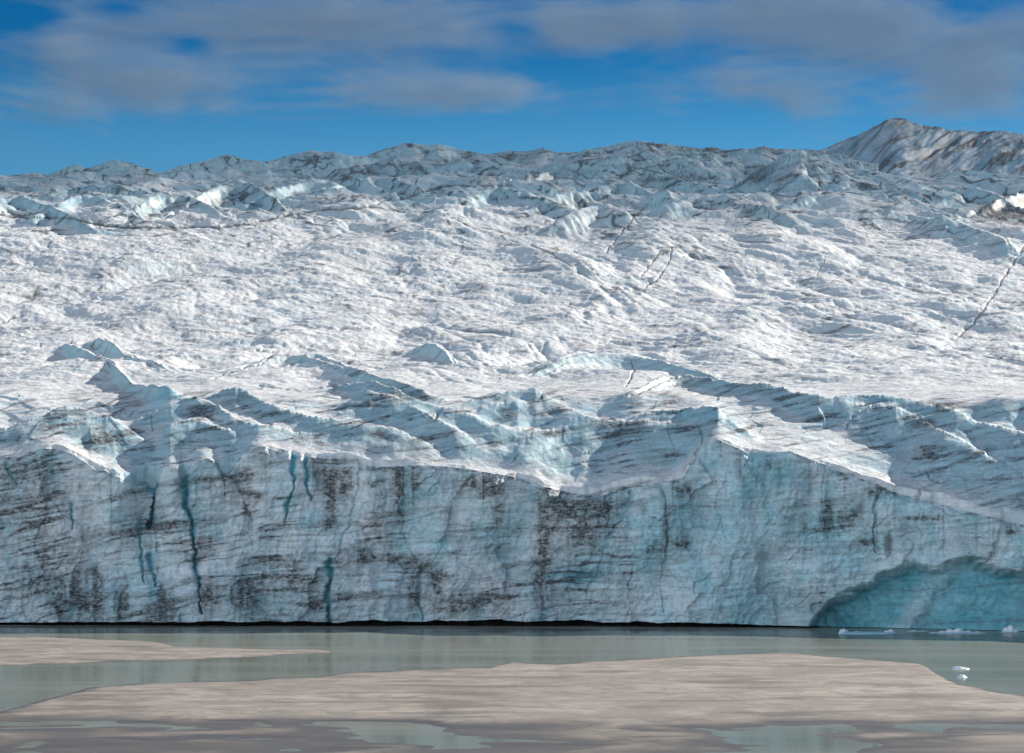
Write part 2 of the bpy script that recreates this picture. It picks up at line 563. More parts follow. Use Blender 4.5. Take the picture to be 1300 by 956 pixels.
STAINS = [(30, 620, 50, 30, .30), (40, 690, 60, 40, .25), (100, 760, 30, 24, .55), (122, 765, 9, 22, .7), (156, 765, 7, 22, .8), (212, 766, 10, 20, .7), (205, 762, 5, 18, .6), (302, 755, 12, 20, .75), (268, 760, 14, 20, .5),
          (60, 740, 50, 25, .35), (122, 730, 9, 9, .5), (310, 640, 10, 30, .35), (418, 605, 12, 28, .85), (440, 610, 10, 30, .6), (420, 650, 8, 22, .7), (415, 668, 7, 6, .6), (508, 620, 9, 40, .75), (530, 615, 10, 25, .45),
          (430, 708, 12, 12, .5), (462, 708, 14, 9, .75), (500, 709, 28, 6, .5), (530, 720, 20, 10, .55), (555, 730, 10, 14, .6), (522, 752, 8, 20, .55), (553, 748, 7, 16, .5), (400, 768, 9, 8, .5), (565, 730, 14, 5, .6),
          (600, 610, 20, 18, .4), (620, 620, 16, 16, .5), (632, 650, 8, 40, .4), (690, 700, 10, 80, .55), (700, 640, 22, 20, .45), (745, 670, 28, 34, .5), (735, 645, 30, 14, .4), (720, 760, 16, 18, .25), (770, 640, 6, 22, .6),
          (870, 622, 10, 8, .6), (868, 690, 14, 10, .6), (830, 699, 14, 4, .6), (845, 660, 5, 40, .3), (1049, 655, 8, 20, .8), (1074, 656, 10, 12, .6), (1090, 652, 12, 16, .35), (1112, 620, 14, 10, .7),
          (1172, 658, 20, 3.5, .8), (1095, 689, 16, 6, .6), (1285, 672, 9, 10, .8), (1130, 690, 4, 20, .5), (976, 590, 6, 8, .6), (990, 610, 5, 25, .35), (1022, 670, 5, 6, .7), (350, 740, 45, 30, .35), (340, 712, 30, 6, .5),
          (650, 755, 40, 30, .2), (585, 760, 20, 24, .25), (1180, 790, 160, 5, .5), (1100, 783, 40, 6, .3), (250, 690, 60, 4, .3), (205, 672, 30, 3, .4), (-100, 700, 60, 60, .3), (1400, 720, 60, 50, .3), (480, 640, 12, 40, .3)]


def cliff_attrs(px, py, top):
    # foliation planes: thin dirt-rich layers
    tl = np.where(px < 330, 0.16, 0.08)
    left = sst(380, 260, px)
    q1 = bedding(px, py, 0.22, 11, 31) * left + bedding(px, py, 0.05, 12, 35) * (1 - left)
    q2 = bedding(px, py, 0.20, 4.6, 39, 8) * left + bedding(px, py, 0.06, 5.0, 43, 8) * (1 - left)
    area = 0.5 + 0.5 * fbm(px / 80., py / 60., 3, 47)
    def thin(q_, w_):
        return sst(w_, w_ * 0.25, np.abs(q_))
    q3 = bedding(px, py, 0.24, 17, 331) * left + bedding(px, py, 0.07, 19, 335) * (1 - left)
    q4 = bedding(px, py, 0.19, 8.5, 339, 8) * left + bedding(px, py, 0.04, 10.0, 343, 8) * (1 - left)
    brk = sst(-.35, .35, fbm(px / 30., py / 18., 3, 347))
    tl_ = (0.55 * thin(q3, .13) * (0.3 + 0.9 * area) + 0.42 * thin(q4, .15) * sst(.25, .8, area)) * (0.25 + 0.9 * brk)
    lines = 1.1 * tl_ + sst(0.32, 0.62, q1) * 0.42 * (0.35 + area) + sst(0.25, 0.6, q2) * 0.30 * (0.2 + area)
    reg = lin([(-350, .9), (0, .95), (300, .8), (380, .6), (500, .6), (640, .55), (700, .9), (770, .8), (830, .3), (1000, .25), (1060, .5), (1150, .35), (1300, .45), (1650, .6)], px)
    d = 1.35 * lines * reg
    # grey rock-flour wash
    d = d + 0.24 * sst(-0.1, 0.9, fbm(px / 45., py / 80., 4, 51)) + 0.02
    d = d + 0.16 * sst(735, 775, py) * sst(760, 640, px) * (0.4 + 0.6 * area)
    # vertical drips
    run = 0.5 + 0.5 * fbm(px / 7.0, py / 60., 3, 55)
    d = d + 1.35 * gauss_sum(px, py, STAINS) * (0.45 + 0.9 * run) * (0.55 + 0.75 * sst(-.5, .5, fbm(px / 9., py / 9., 3, 57)))
    drip = sst(0.25, 0.8, fbm(px / 6.0, py / 130., 3, 59)) * sst(140, 10, py - top) * sst(-.15, .4, fbm(px / 60., px * 0, 2, 61) + .1)
    d = d + 0.50 * drip
    # dirty lip just under the edge
    d = d + 0.55 * sst(7, 1, py - top) * sst(-0.15, 0.35, fbm(px / 14., py / 10., 2, 63))
    blue = 0.26 + 0.50 * fbm(px / 70., py / 90., 3, 65) + 0.35 * lin([(-350, 0), (150, 0), (400, .1), (620, .1), (700, .2), (850, 1.0), (1020, 1.15), (1100, .7), (1300, .8), (1650, .5)], px)
    blue = blue + 0.4 * sst(0.2, 0.7, fbm(px / 26., py / 34., 3, 69))
    deep = 0.0 * px
    for pts, w, dep, bl in CRACKS:
        dd, wv = crack(px, py, pts, w)
        brk_ = sst(-.45, .15, pn(px / 12., py / 16., 92))
        k = np.exp(-(dd / (wv * (0.55 + 0.35 * bl))) ** 2) * (dd < 14) * (bl + (1 - bl) * brk_)
        deep = np.maximum(deep, bl * (0.85 * k + 0.28 * np.exp(-(dd / (wv * 1.9)) ** 2) * (dd < 20)))
        d = d * (1 - 0.7 * k * bl) + 0.40 * k * (1 - bl) * (0.4 + 0.6 * sst(-.4, .4, pn(px / 7., py / 12., 91)))
    cm = cave_mask(px, py)
    deep = np.maximum(deep, cm * (0.82 - 0.42 * np.exp(-((px - 1205 - (720 - py) * 0.75) / 20.) ** 2) + 0.2 * pn(px / 40., py / 30., 71)))
    d = d * (1 - 0.8 * cm) + cm * 0.30 * sst(0.3, 0.7, bedding(px, py, 0.05, 5, 73, 5))
    deep = np.maximum(deep, 0.55 * gauss_sum(px, py, [(735, 733, 22, 13, 1), (1000, 600, 30, 22, .8), (990, 660, 30, 30, .45), (960, 610, 20, 30, .4), (785, 650, 10, 26, .6), (870, 660, 22, 30, .35), (185, 590, 8, 20, .8)]))
    return np.clip(d, 0, 0.93), np.clip(blue, 0, 1), np.clip(deep, 0, 1)


NT = 300
t = np.linspace(0, 1, NT)[:, None]
PXG = np.broadcast_to(PX, (NT, NC)).astype(np.float32)
ZG = ZB + t * (ZT - ZB)
PYG = (HY - (ZG - CH) / YF * F).astype(np.float32)
REL = relief(PXG, PYG)
# lean the face back a little towards the top edge, and round the lip
lipw = sst(10, 0, PYG - PYT)
REL = REL * (1 - lipw) + smooth1(REL[-1], 4) * lipw
REL = REL + (785 - PYG) / 190. * 5.0 + 1.2 * lipw
YG = YF + REL
XG = (PXG - 650) / F * YG
dirt, blue, deep = cliff_attrs(PXG, PYG, PYT)
# top edge relief shared with the glacier surface behind
REL_TOP = REL[-1]
YTOP = YG[-1]
hol = (cave_mask(PXG, PYG) > 0.5) & (PXG > 1022) & (PXG < 1470)
hc = np.where(hol.any(0))[0]
hr = np.where(hol.any(1))[0]
cliff = grid_mesh('ice_cliff', XG, YG, ZG, M_CLIFF, dict(dirt=dirt, blue=blue, deep=deep), pick=~hol,
                  label='long vertical wall of dirty blue glacier ice rising straight from the lake', cat='ice cliff')
c0, c1, r1 = hc[0], hc[-1] + 2, hr[-1] + 2
grid_mesh('ice_hollow', XG[:r1, c0:c1], YG[:r1, c0:c1], ZG[:r1, c0:c1], M_CLIFF, dict(dirt=dirt[:r1, c0:c1], blue=blue[:r1, c0:c1], deep=deep[:r1, c0:c1]), pick=hol[:r1, c0:c1],
          parent=cliff, label='smooth dark teal hollow scooped into the foot of the cliff')
# undercut waterline notch of basal ice, its shade painted in as near-black
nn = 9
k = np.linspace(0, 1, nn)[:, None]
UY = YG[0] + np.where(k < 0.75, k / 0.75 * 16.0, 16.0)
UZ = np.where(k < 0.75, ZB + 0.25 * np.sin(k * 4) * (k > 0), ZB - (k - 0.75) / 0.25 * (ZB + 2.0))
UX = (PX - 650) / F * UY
grid_mesh('waterline_notch', UX, UY, UZ, M_BASAL_SHADE, None, parent=cliff, flip=True, label='undercut gap along the waterline, its shade painted near-black over dark basal ice')

# ------------------------------------------------------------------ the glacier surface behind the edge
# crests traced as (photo x, photo y) with depth at both ends, front slope, back slope, blue of the face, dirt of the face
RIDGES = [
    # pts, Y0, Y1, front, back, fade, blue, dirt
    ([(430, 483), (467, 485), (498, 492), (538, 513), (592, 527), (619, 538), (663, 546), (720, 556)], -17, 0, 0.48, .10, 40, .7, .35),
    ([(180, 530), (217, 512), (250, 505), (281, 519), (305, 533), (332, 540), (380, 552), (440, 570)], -17, 0, 0.43, .12, 40, .6, .25),
    ([(264, 500), (298, 490), (325, 506), (365, 523), (406, 531), (440, 537), (520, 556)], -17, 0, 0.52, .1, 25, .9, .3),
    ([(318, 460), (335, 455), (352, 451), (400, 458), (440, 470), (500, 484), (560, 500)], -17, 0, 0.43, .12, 40, .45, .35),
    ([(515, 447), (535, 442), (552, 442), (566, 451), (580, 464)], -17, 0, 0.60, .15, 12, .6, .1),
    ([(560, 520), (592, 512), (620, 503), (647, 495), (680, 492), (701, 508), (735, 526), (770, 536)], -17, 0, 0.48, .12, 30, .6, .4),
    ([(590, 524), (623, 517), (657, 510), (687, 522), (711, 524), (745, 535)], -17, 0, 0.52, .12, 25, .8, .1),
    ([(640, 572), (663, 561), (694, 549), (735, 537), (768, 534), (802, 537), (860, 538), (894, 546), (911, 554), (940, 566)], -17, 0, 0.48, .08, 20, .7, .45),
    ([(800, 530), (830, 524), (860, 521), (911, 517), (921, 532), (948, 549), (975, 566), (1000, 580)], -17, 0, 0.52, .1, 20, .95, .15),
    ([(790, 502), (801, 498), (836, 480), (870, 477), (905, 482), (941, 488), (972, 487), (1009, 498), (1040, 501), (1062, 513), (1104, 516), (1137, 517), (1165, 531), (1198, 549), (1239, 571), (1266, 585), (1300, 608), (1360, 632), (1440, 660)], -17, 0, 0.52, .06, 30, .75, .4),
    ([(1046, 506), (1063, 503), (1127, 502), (1165, 510), (1212, 520), (1239, 536), (1266, 542), (1300, 549), (1400, 570), (1500, 596)], -17, 0, 0.52, .07, 25, .95, .15),
    ([(680, 470), (697, 466), (741, 456), (775, 455), (802, 456), (836, 461), (870, 470), (920, 480)], -17, 0, 0.48, .12, 25, .8, .15),
    ([(85, 433), (100, 443), (116, 452), (149, 469), (169, 489), (214, 491), (230, 496)], -17, 0, 0.75, .02, 8, 1.0, .1),
    ([(124, 427), (140, 436), (159, 453), (176, 458), (196, 463), (215, 466)], -17, 0, 0.75, .02, 10, 1.0, .1),
    ([(0, 545), (30, 536), (85, 517), (110, 522), (129, 531), (160, 545), (190, 556)], -17, 0, 0.43, .1, 30, .6, .3),
    ([(10, 560), (40, 552), (70, 548), (100, 541), (135, 531), (150, 540), (162, 553), (175, 560)], -17, 0, 0.60, .1, 20, .9, .1),
    ([(96, 580), (103, 572), (115, 552), (128, 556), (145, 565), (154, 580), (160, 596)], -17, 0, 0.75, .3, 6, .9, .1),
    ([(196, 575), (205, 556), (215, 540), (240, 533), (270, 540), (294, 548), (318, 560), (345, 571)], -17, 0, 0.52, .1, 12, .8, .35),
    ([(372, 462), (385, 455), (404, 452), (425, 460), (450, 474), (480, 482)], -17, 0, 0.60, .1, 15, .9, .1),
    ([(440, 505), (470, 497), (500, 505), (530, 520), (560, 536), (600, 552)], -17, 0, 0.43, .12, 30, .5, .4),
    ([(430, 548), (460, 542), (500, 546), (540, 562), (580, 578), (620, 590)], -17, 0, 0.43, .12, 30, .4, .45),
    ([(-300, 520), (-200, 500), (-120, 512), (-40, 530), (20, 548)], -17, 0, 0.43, .1, 40, .6, .3),
    # upper ice field
    ([(-40, 262), (0, 256), (30, 251), (60, 262), (90, 275), (118, 286)], -17, 0, 0.66, .10, 20, 1.0, .1),
    ([(60, 268), (90, 254), (110, 250), (150, 263), (185, 280)], -17, 0, 0.50, .12, 20, .7, .15),
    ([(160, 276), (190, 252), (215, 246), (240, 252), (262, 262), (285, 272)], -17, 0, 0.50, .25, 15, .4, .3),
    ([(225, 272), (250, 250), (280, 240), (302, 233), (320, 238), (345, 252), (365, 268)], -17, 0, 0.57, .25, 10, .3, .45),
    ([(100, 236), (150, 240), (200, 246)], -17, 0, 0.42, .15, 20, .8, .1),
    ([(330, 252), (360, 240), (400, 232), (440, 228), (470, 236), (500, 250)], -17, 0, 0.42, .2, 30, .6, .3),
    ([(440, 240), (468, 226), (490, 228), (520, 238), (545, 246)], -17, 0, 0.50, .2, 15, .5, .2),
    ([(520, 240), (545, 226), (560, 220), (590, 226), (625, 232), (660, 238)], -17, 0, 0.57, .2, 15, .9, .1),
    ([(565, 262), (600, 250), (640, 246), (680, 254), (720, 262)], -17, 0, 0.42, .2, 25, .6, .3),
    ([(640, 238), (690, 226), (740, 222), (800, 224), (850, 228), (900, 238)], -17, 0, 0.37, .15, 30, .7, .45),
    ([(680, 262), (720, 248), (760, 244), (800, 240), (840, 250), (870, 258)], -17, 0, 0.42, .15, 25, .5, .35),
    ([(700, 285), (740, 266), (770, 262), (795, 270), (810, 284)], -17, 0, 0.50, .2, 12, .4, .3),
    ([(840, 262), (880, 255), (930, 256), (980, 268), (1020, 280)], -17, 0, 0.37, .15, 30, .6, .35),
    ([(900, 262), (935, 236), (960, 218), (985, 206), (1018, 193), (1035, 202), (1050, 213), (1066, 222), (1080, 230), (1110, 240), (1150, 252)], 2000, 1850, .75, .2, 14, .25, .75),
    ([(960, 252), (990, 243), (1020, 236), (1060, 231), (1090, 234), (1120, 244), (1150, 254), (1180, 264)], -17, 0, 0.57, .15, 20, 1.0, .1),
    ([(1000, 262), (1040, 252), (1080, 246), (1120, 254), (1150, 264), (1190, 272), (1240, 282)], -17, 0, 0.42, .12, 25, .7, .3),
    ([(1060, 270), (1110, 268), (1150, 274), (1200, 282), (1235, 290), (1275, 305), (1300, 320)], -17, 0, 0.42, .12, 25, .7, .3),
    ([(1190, 258), (1220, 246), (1240, 240), (1265, 250), (1290, 262)], -17, 0, 0.50, .2, 15, .9, .2),
    ([(1240, 272), (1262, 258), (1290, 250), (1330, 238), (1400, 230), (1500, 235)], -17, 0, 0.57, .2, 12, .1, 1.0),
    # skyline
    ([(-330, 215), (-200, 205), (-120, 218), (-60, 222), (0, 225), (30, 222), (55, 225), (78, 217), (96, 211), (110, 216), (122, 212), (142, 205), (165, 208), (185, 215), (205, 222), (225, 232)], 2350, 2330, .5, .2, 20, .7, .3),
    ([(180, 232), (205, 222), (225, 214), (248, 208), (268, 203), (280, 199), (291, 198), (310, 204), (330, 208), (360, 214), (400, 220)], 2250, 2250, .5, .2, 15, .8, .2),
    ([(310, 214), (330, 208), (350, 204), (375, 197), (395, 193), (412, 195), (424, 194), (440, 198), (465, 201), (490, 206), (520, 214)], 2350, 2350, .5, .2, 15, .9, .15),
    ([(430, 206), (465, 199), (490, 190), (504, 186), (514, 183), (530, 184), (544, 187), (556, 182), (566, 185), (580, 190), (605, 195), (640, 200), (670, 206)], 2480, 2460, .5, .2, 15, .5, .45),
    ([(590, 206), (615, 199), (640, 193), (665, 194), (690, 191), (705, 195), (720, 194), (736, 195), (748, 190), (765, 188), (782, 184), (800, 180), (812, 179), (825, 180), (850, 184), (868, 188), (890, 190), (905, 188), (920, 193), (945, 191), (952, 193), (970, 189), (985, 192), (1000, 192), (1030, 192), (1080, 202)], 2480, 2450, .45, .2, 20, .5, .55),
    ([(690, 212), (730, 206), (780, 202), (830, 206), (880, 208), (930, 214)], 2150, 2100, .45, .15, 25, .6, .5),
    ([(420, 222), (460, 214), (500, 208), (545, 210), (600, 212), (650, 214)], 2150, 2130, .45, .15, 25, .6, .45),
]

BASE_K = [(1160., 478.), (1260., 462.), (1360., 425.), (1480., 372.), (1600., 318.), (1720., 284.), (1850., 262.), (2050., 242.), (2300., 240.), (2600., 236.)]
RAMP = 102.0      # the stepped ramp of shaded faces right behind the edge: metres deep, up to photo row 508
RTOP = 508.0


def depth_of(py, yf, pyt):
    """depth at which the valley surface shows at photo row py"""
    ky = np.array([k_[0] for k_ in BASE_K])
    kp = np.array([k_[1] for k_ in BASE_K])
    far = np.interp(-py, -kp, ky)
    near = yf + RAMP * np.clip((py - pyt - 2) / (RTOP - pyt - 2), 0.32, 1)
    mid_ = yf + RAMP + (1160. - yf - RAMP) * np.clip((py - RTOP) / (478. - RTOP), 0, 1)
    return np.where(py > RTOP, near, np.where(py > 478., mid_, far))


def base_py(px, yy, yf, pyt):
    """smooth valley surface between the traced crests, as a photo row"""
    K = BASE_K + [(2900., 240.), (3300., 420.)]
    ky = np.array([k_[0] for k_ in K])
    kp = np.array([k_[1] for k_ in K])
    far = np.interp(yy, ky, kp)
    o_ = (yy - yf) * (1 + 0.10 * pn(px / 60., px * 0, 171))
    bw = (11. + 9. * sst(300., 420., px)) * (1 - 0.8 * sst(125., 160., px) * sst(345., 310., px))
    near = pyt + 1.0 - 0.72 * bw * np.clip(o_ / bw, 0, 1) + (RTOP - pyt - 1 + 0.72 * bw) * np.clip((o_ - bw) / (RAMP - bw), 0, 1)
    mid_ = RTOP + (478. - RTOP) * np.clip((yy - yf - RAMP) / (1160. - yf - RAMP), 0, 1)
    return np.where(yy < yf + RAMP, near, np.where(yy < 1160., mid_, far))


def warp(v):
    return v + 0.45 * 60 * np.logaddexp(0, (v - 1130.) / 60.)


def glacier_rows():
    o = [0.0]
    while o[-1] < 2500:
        v = o[-1]
        o.append(v + (0.5 if v < 12 else 0.85 if v < 300 else 1.25 if v < 800 else 2.2 if v < 1650 else 40.0))
    return np.array(o)


OFF = glacier_rows()
NR = len(OFF)
print('glacier grid', NR, NC)
pyt_s = smooth1(PYT, 30)
VV = (YF + OFF[:, None] + REL_TOP * np.exp(-OFF[:, None] / 14.0)).astype(np.float32)   # depth before the long upper slope is drawn out
YY = warp(VV).astype(np.float32)
PP = np.broadcast_to(PX, (NR, NC)).astype(np.float32)
XX = ((PP - 650) / F * YY).astype(np.float32)
# base
BP = base_py(PP, VV, YF, pyt_s)
H = CH + (HY - BP) / F * YY
# soften the profile along depth
ker = np.hanning(41)
ker /= ker.sum()
w0 = OFF < 1650
Hs = H.copy()
acc = 0
Hp = np.pad(H[w0], ((20, 20), (0, 0)), mode='edge')
for i_, kv in enumerate(ker):
    acc = acc + kv * Hp[i_:i_ + w0.sum()]
Hs[w0] = acc
ks = sst(16, 50, OFF)[:, None]
H = H * (1 - ks) + Hs * ks
face_b = np.zeros_like(H, np.float32)
face_d = np.zeros_like(H, np.float32)
oncrest = np.zeros_like(H, np.float32)
# broad swells of the valley floor first
far = sst(1500, 1900, VV)
mid = sst(1020, 1180, VV)
ca, sa = math.cos(R(-28)), math.sin(R(-28))
UR = XX * ca + VV * sa
VR = -XX * sa + VV * ca
wx = 10 * pn(XX / 60., VV / 80., 101)
wy = 14 * pn(XX / 70., VV / 90., 102)
sw = 5.0 * fbm((XX + wx) / 75., (VV + wy) / 120., 2, 103) * (0.4 + 0.6 * mid)
sw += 9.0 * fbm((XX + wx) / 120., (VV + wy) / 190., 2, 104) * far
H = H + sw
for pts, y0, y1, sf, sb, fade, bl, di in RIDGES:
    p = np.array(pts, float)
    x0, x1 = p[0, 0], p[-1, 0]
    fade = max(fade * 1.8, 32)
    c0, c1 = np.searchsorted(PX, x0 - fade), np.searchsorted(PX, x1 + fade)
    if c1 - c0 < 3:
        continue
    cx = PX[c0:c1]
    front = y0 < 0 and p[:, 1].min() > 400
    if y0 < 0:
        yk = smooth1(depth_of(np.interp(cx, p[:, 0], p[:, 1]) - y0, YF[c0:c1], pyt_s[c0:c1]), min(55, len(cx) // 2 - 1))
        y0 = float(yk.mean())
    else:
        yk = y0 + (y1 - y0) * np.clip((cx - x0) / (x1 - x0), -.2, 1.2)
    wob = 1.0 if y0 > 1500 else 0.55
    yk = yk + wob * (9 * pn(cx / 70., cx * 0 + y0, 105) + 3 * pn(cx / 35., cx * 0 + y0, 106))
    pk = np.interp(cx, p[:, 0], p[:, 1])
    pk = smooth1(pk, 3) if len(pk) > 10 else pk
    yk = warp(yk)
    zk = CH + (HY - pk) / F * yk
    out_ = np.maximum(x0 - cx, 0) + np.maximum(cx - x1, 0)
    edge_in = np.minimum(cx - x0, x1 - cx)
    zk = zk - out_ * 0.13 - 3.0 * sst(fade * .6, -fade * .3, edge_in)
    zj = 0.6 * pn(cx / 11., cx * 0 + y0, 107) + 0.35 * pn(cx / 4., cx * 0 + y0, 117)
    dY = yk - YY[:, c0:c1]
    rows = np.where(((dY < 260) & (dY > -420)).any(1))[0]
    a, z = rows[0], rows[-1] + 1
    d = dY[a:z]
    # hollowed front face, gently falling back
    rad = 7.0 if front else 6.0
    dr = np.sqrt(d * d + rad * rad) - rad
    hgt, gs = (6.0, 0.50) if front else (10.0, 0.36)
    pf = zk - np.where(d > 0, hgt * (1 - np.exp(-max(1.35 * sf - gs, .15) * np.maximum(dr, 0) / hgt)) + gs * np.maximum(dr, 0), np.maximum(dr, 0) * sb)
    pf = pf + (1.5 if front else 3.0) * sst(2, 14, d) * fbm(XX[a:z, c0:c1] / 22., VV[a:z, c0:c1] / 26., 3, 109)
    pf = pf + zj * np.exp(-(d / 5.0) ** 2)
    h0 = H[a:z, c0:c1]
    kk = 1.6
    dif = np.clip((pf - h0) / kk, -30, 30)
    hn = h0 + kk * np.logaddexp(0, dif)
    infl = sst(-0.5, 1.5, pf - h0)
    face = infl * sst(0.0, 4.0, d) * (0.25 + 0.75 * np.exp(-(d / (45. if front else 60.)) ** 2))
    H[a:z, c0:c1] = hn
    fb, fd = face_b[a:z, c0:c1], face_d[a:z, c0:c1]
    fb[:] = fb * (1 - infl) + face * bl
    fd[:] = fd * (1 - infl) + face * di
    oc = oncrest[a:z, c0:c1]
    oc[:] = oc * (1 - infl) + infl * np.exp(-(d / 14.) ** 2)

# relief of the surface itself
det = (0.95 * ridged((UR + wx) / 60., (VR + wy) / 34., 3, 111) + 0.8 * fbm(UR / 30., VR / 17., 3, 112)) * (0.45 + 0.55 * mid)
bil = np.abs(pn((XX + wx) / 30., (VV + wy) / 44., 113))
bil2 = np.abs(pn((XX + 5 * pn(XX / 20., VV / 30., 99)) / 13., VV / 19., 115))
det += (1.0 * bil + 0.25 * bil2) * (0.38 + 0.62 * mid)
det += 4.5 * ridged((UR + wx) / 85., (VR + wy) / 50., 3, 118) * far * (0.25 + 0.75 * sst(2350, 2150, VV))
dom = np.abs(pn((XX + 1.4 * wx) / 74., (VV + 1.5 * wy) / 80., 151))
det += 4.6 * dom * mid
# meltwater gullies and flow folds running down the slope to the right
acr = XX * 0.88 + VV * 0.48 + 1.6 * wx + 10 * pn(XX / 130., VV / 150., 159)
alo = VV * 0.88 - XX * 0.48
gul = np.abs(pn(acr / 34., alo / 210., 153))
gul3 = np.abs(pn(acr / 12., alo / 110., 154))
gm = 0.25 + 0.75 * sst(-.35, .5, fbm(XX / 120., VV / 150., 3, 160))
gm = gm * (0.3 + 0.7 * sst(-70., -20., XX + 12 * pn(VV / 60., XX / 60., 163)))
det += (2.1 * np.minimum(gul, .35) / .35 + 0.8 * np.minimum(gul3, .3) / .3) * mid * gm
crisp = ridged((UR + 2 * wx) / 26., (VR + wy) / 15., 4, 157, 0.55)
det += 0.5 * crisp * mid * sst(-.3, .5, fbm(XX / 80., VV / 110., 2, 158) + .15)
small = 0.26 * ridged(UR / 9., VR / 5.5, 3, 119) + 0.30 * fbm(XX / 4., VV / 5.5, 3, 121)
# fluted ribs running down the faces
rib = pn(XX / 4.2 + 2 * pn(XX / 30., VV / 40., 122), VV / 60., 123)
edge_q = sst(3, 22, OFF)[:, None]
H = H + (det * (1 - 0.7 * oncrest)).astype(np.float32) * (.5 + .5 * edge_q) + small * (0.45 + 0.55 * mid) + 0.16 * rib * face_b * (0.4 + 1.2 * far)
rampm = (sst(6, 26, OFF) * sst(190, 95, OFF))[:, None] * np.ones_like(H)
rampm = np.maximum(rampm, (sst(1, 5, OFF) * sst(190, 95, OFF))[:, None] * sst(125., 160., PP) * sst(345., 310., PP))
for cw, am, sd in ((19., 0.6, 21), (7., 0.22, 22)):
    A, B, DX, DY, E = cells((XX + .6 * wx) / cw, (VV + .6 * wy) / (cw * 1.2) + XX / 60., sd)
    H = H + rampm * am * ((A - .5) * .8 + (B - .5) * 1.3 * DX + (A * 7 % 1 - .5) * 1.2 * DY)
del A, B, DX, DY, E
lowest = sst(0, 4, OFF)[:, None]
Z0 = ZG[-1]
H = Z0 + (H - Z0) * lowest * 1.0
H = np.where(OFF[:, None] > 1750, H - (OFF[:, None] - 1750) * 0.35, H)
PYV = HY - (H - CH) / YY * F

# slope, for the weathering crust: flat ice is whitened, steep ice stays blue
gy = np.gradient(H, axis=0) / np.gradient(YY, axis=0)
gx = np.gradient(H, axis=1) / np.gradient(XX, axis=1)
slope = np.hypot(gx, gy)
LINES = [  # fractures: polyline, width px, strength
    ([(0, 272), (20, 275), (60, 276), (90, 276), (115, 283), (155, 288), (200, 288), (280, 288), (320, 283), (345, 278), (370, 272), (392, 269), (410, 265), (440, 265), (470, 262), (484, 256), (495, 252), (515, 251), (540, 242), (565, 235), (600, 235), (650, 235)], 1.7, 1.0),
    ([(85, 233), (95, 240), (105, 250)], 1.2, .8),
    ([(770, 320), (785, 300), (800, 282), (815, 266), (828, 252)], 1.2, .85), ([(838, 318), (828, 334), (812, 352)], 1.0, .7), ([(853, 312), (848, 335), (838, 350), (815, 368)], 1.1, .8),
    ([(690, 282), (704, 280)], 1.4, .8), ([(672, 310), (700, 322), (725, 338)], 1.0, .7), ([(640, 343), (672, 341)], 1.0, .7), ([(705, 346), (726, 346)], 1.2, .8), ([(735, 347), (752, 341)], 1.2, .8),
    ([(165, 352), (195, 357), (255, 358)], 1.0, .6), ([(430, 418), (474, 416)], 1.0, .6), ([(325, 445), (352, 446)], 1.4, .7), ([(0, 410), (28, 400)], 1.2, .7),
    ([(1300, 310), (1288, 330), (1266, 365), (1258, 378), (1246, 395), (1235, 412), (1214, 428)], 1.8, .7), ([(1205, 382), (1300, 384)], 0.9, .5), ([(1040, 345), (1100, 352), (1180, 368), (1240, 374)], 0.8, .35),
    ([(1000, 376), (1090, 376)], .8, .4), ([(1048, 322), (1046, 336), (1036, 350)], .9, .5), ([(270, 480), (300, 470), (330, 462), (345, 453)], 1.0, .6), ([(330, 490), (380, 496), (430, 488)], 1.2, .6),
    ([(1073, 545), (1082, 530), (1098, 520), (1108, 516)], 1.3, .6), ([(1150, 600), (1175, 595), (1182, 608), (1195, 612)], 1.5, .7), 
    ([(720, 448), (790, 456)], .9, .3), ([(800, 456), (805, 470), (795, 490)], 1.3, .7), ([(800, 501), (820, 494), (840, 482), (866, 478)], 1.8, .8),
    ([(265, 528), (278, 534), (284, 532)], 2.2, .7), ([(540, 525), (550, 533), (560, 520)], 1.6, .6), ([(890, 545), (892, 556), (884, 575), (876, 590)], 1.8, .6),
    ([(350, 234), (330, 245), (318, 252)], 1.2, .6), ([(1275, 300), (1283, 316), (1290, 320)], 1.4, .6), ([(1180, 262), (1200, 290)], .8, .3),
]
dl = np.zeros_like(H, np.float32)
front_ok = YY > 900
for pts, w, s in LINES:
    p = np.array(pts, float)
    c0, c1 = np.searchsorted(PX, p[:, 0].min() - 8), np.searchsorted(PX, p[:, 0].max() + 8)
    sub = PYV[:, c0:c1]
    rr = np.where(((sub > p[:, 1].min() - 8) & (sub < p[:, 1].max() + 8)).any(1))[0]
    if not len(rr):
        continue
    a, z = rr[0], rr[-1] + 1
    jx = 2.2 * pn(PP[a:z, c0:c1] / 14., sub[a:z] / 9., 130) + 1.2 * pn(PP[a:z, c0:c1] / 5., sub[a:z] / 4., 129)
    dd = pline(PP[a:z, c0:c1] + jx, sub[a:z] + jx * .5, pts)
    wl_ = w * (1.0 if w > 1.6 else 0.8) * np.clip(.8 + .9 * pn(PP[a:z, c0:c1] / 11., sub[a:z] / 7., 128), .25, 1.5)
    kx = np.exp(-(dd / wl_) ** 2) * s
    dl[a:z, c0:c1] = np.maximum(dl[a:z, c0:c1], kx)
    H[a:z, c0:c1] -= 1.2 * kx
benchw = 1 - sst(125., 160., PP) * sst(345., 310., PP)
blue_m = np.clip(0.9 * (1 - benchw * (1 - sst(7, 22, OFF)[:, None])) * sst(0.40, 0.95, slope) * (0.55 + 0.45 * (1 - mid)) + 0.85 * face_b * (0.75 + 0.35 * pn(XX / 25., H / 9., 131)) + 0.16 * sst(0.1, .7, fbm(UR / 45., VR / 26., 3, 132)) * mid, 0, 1)
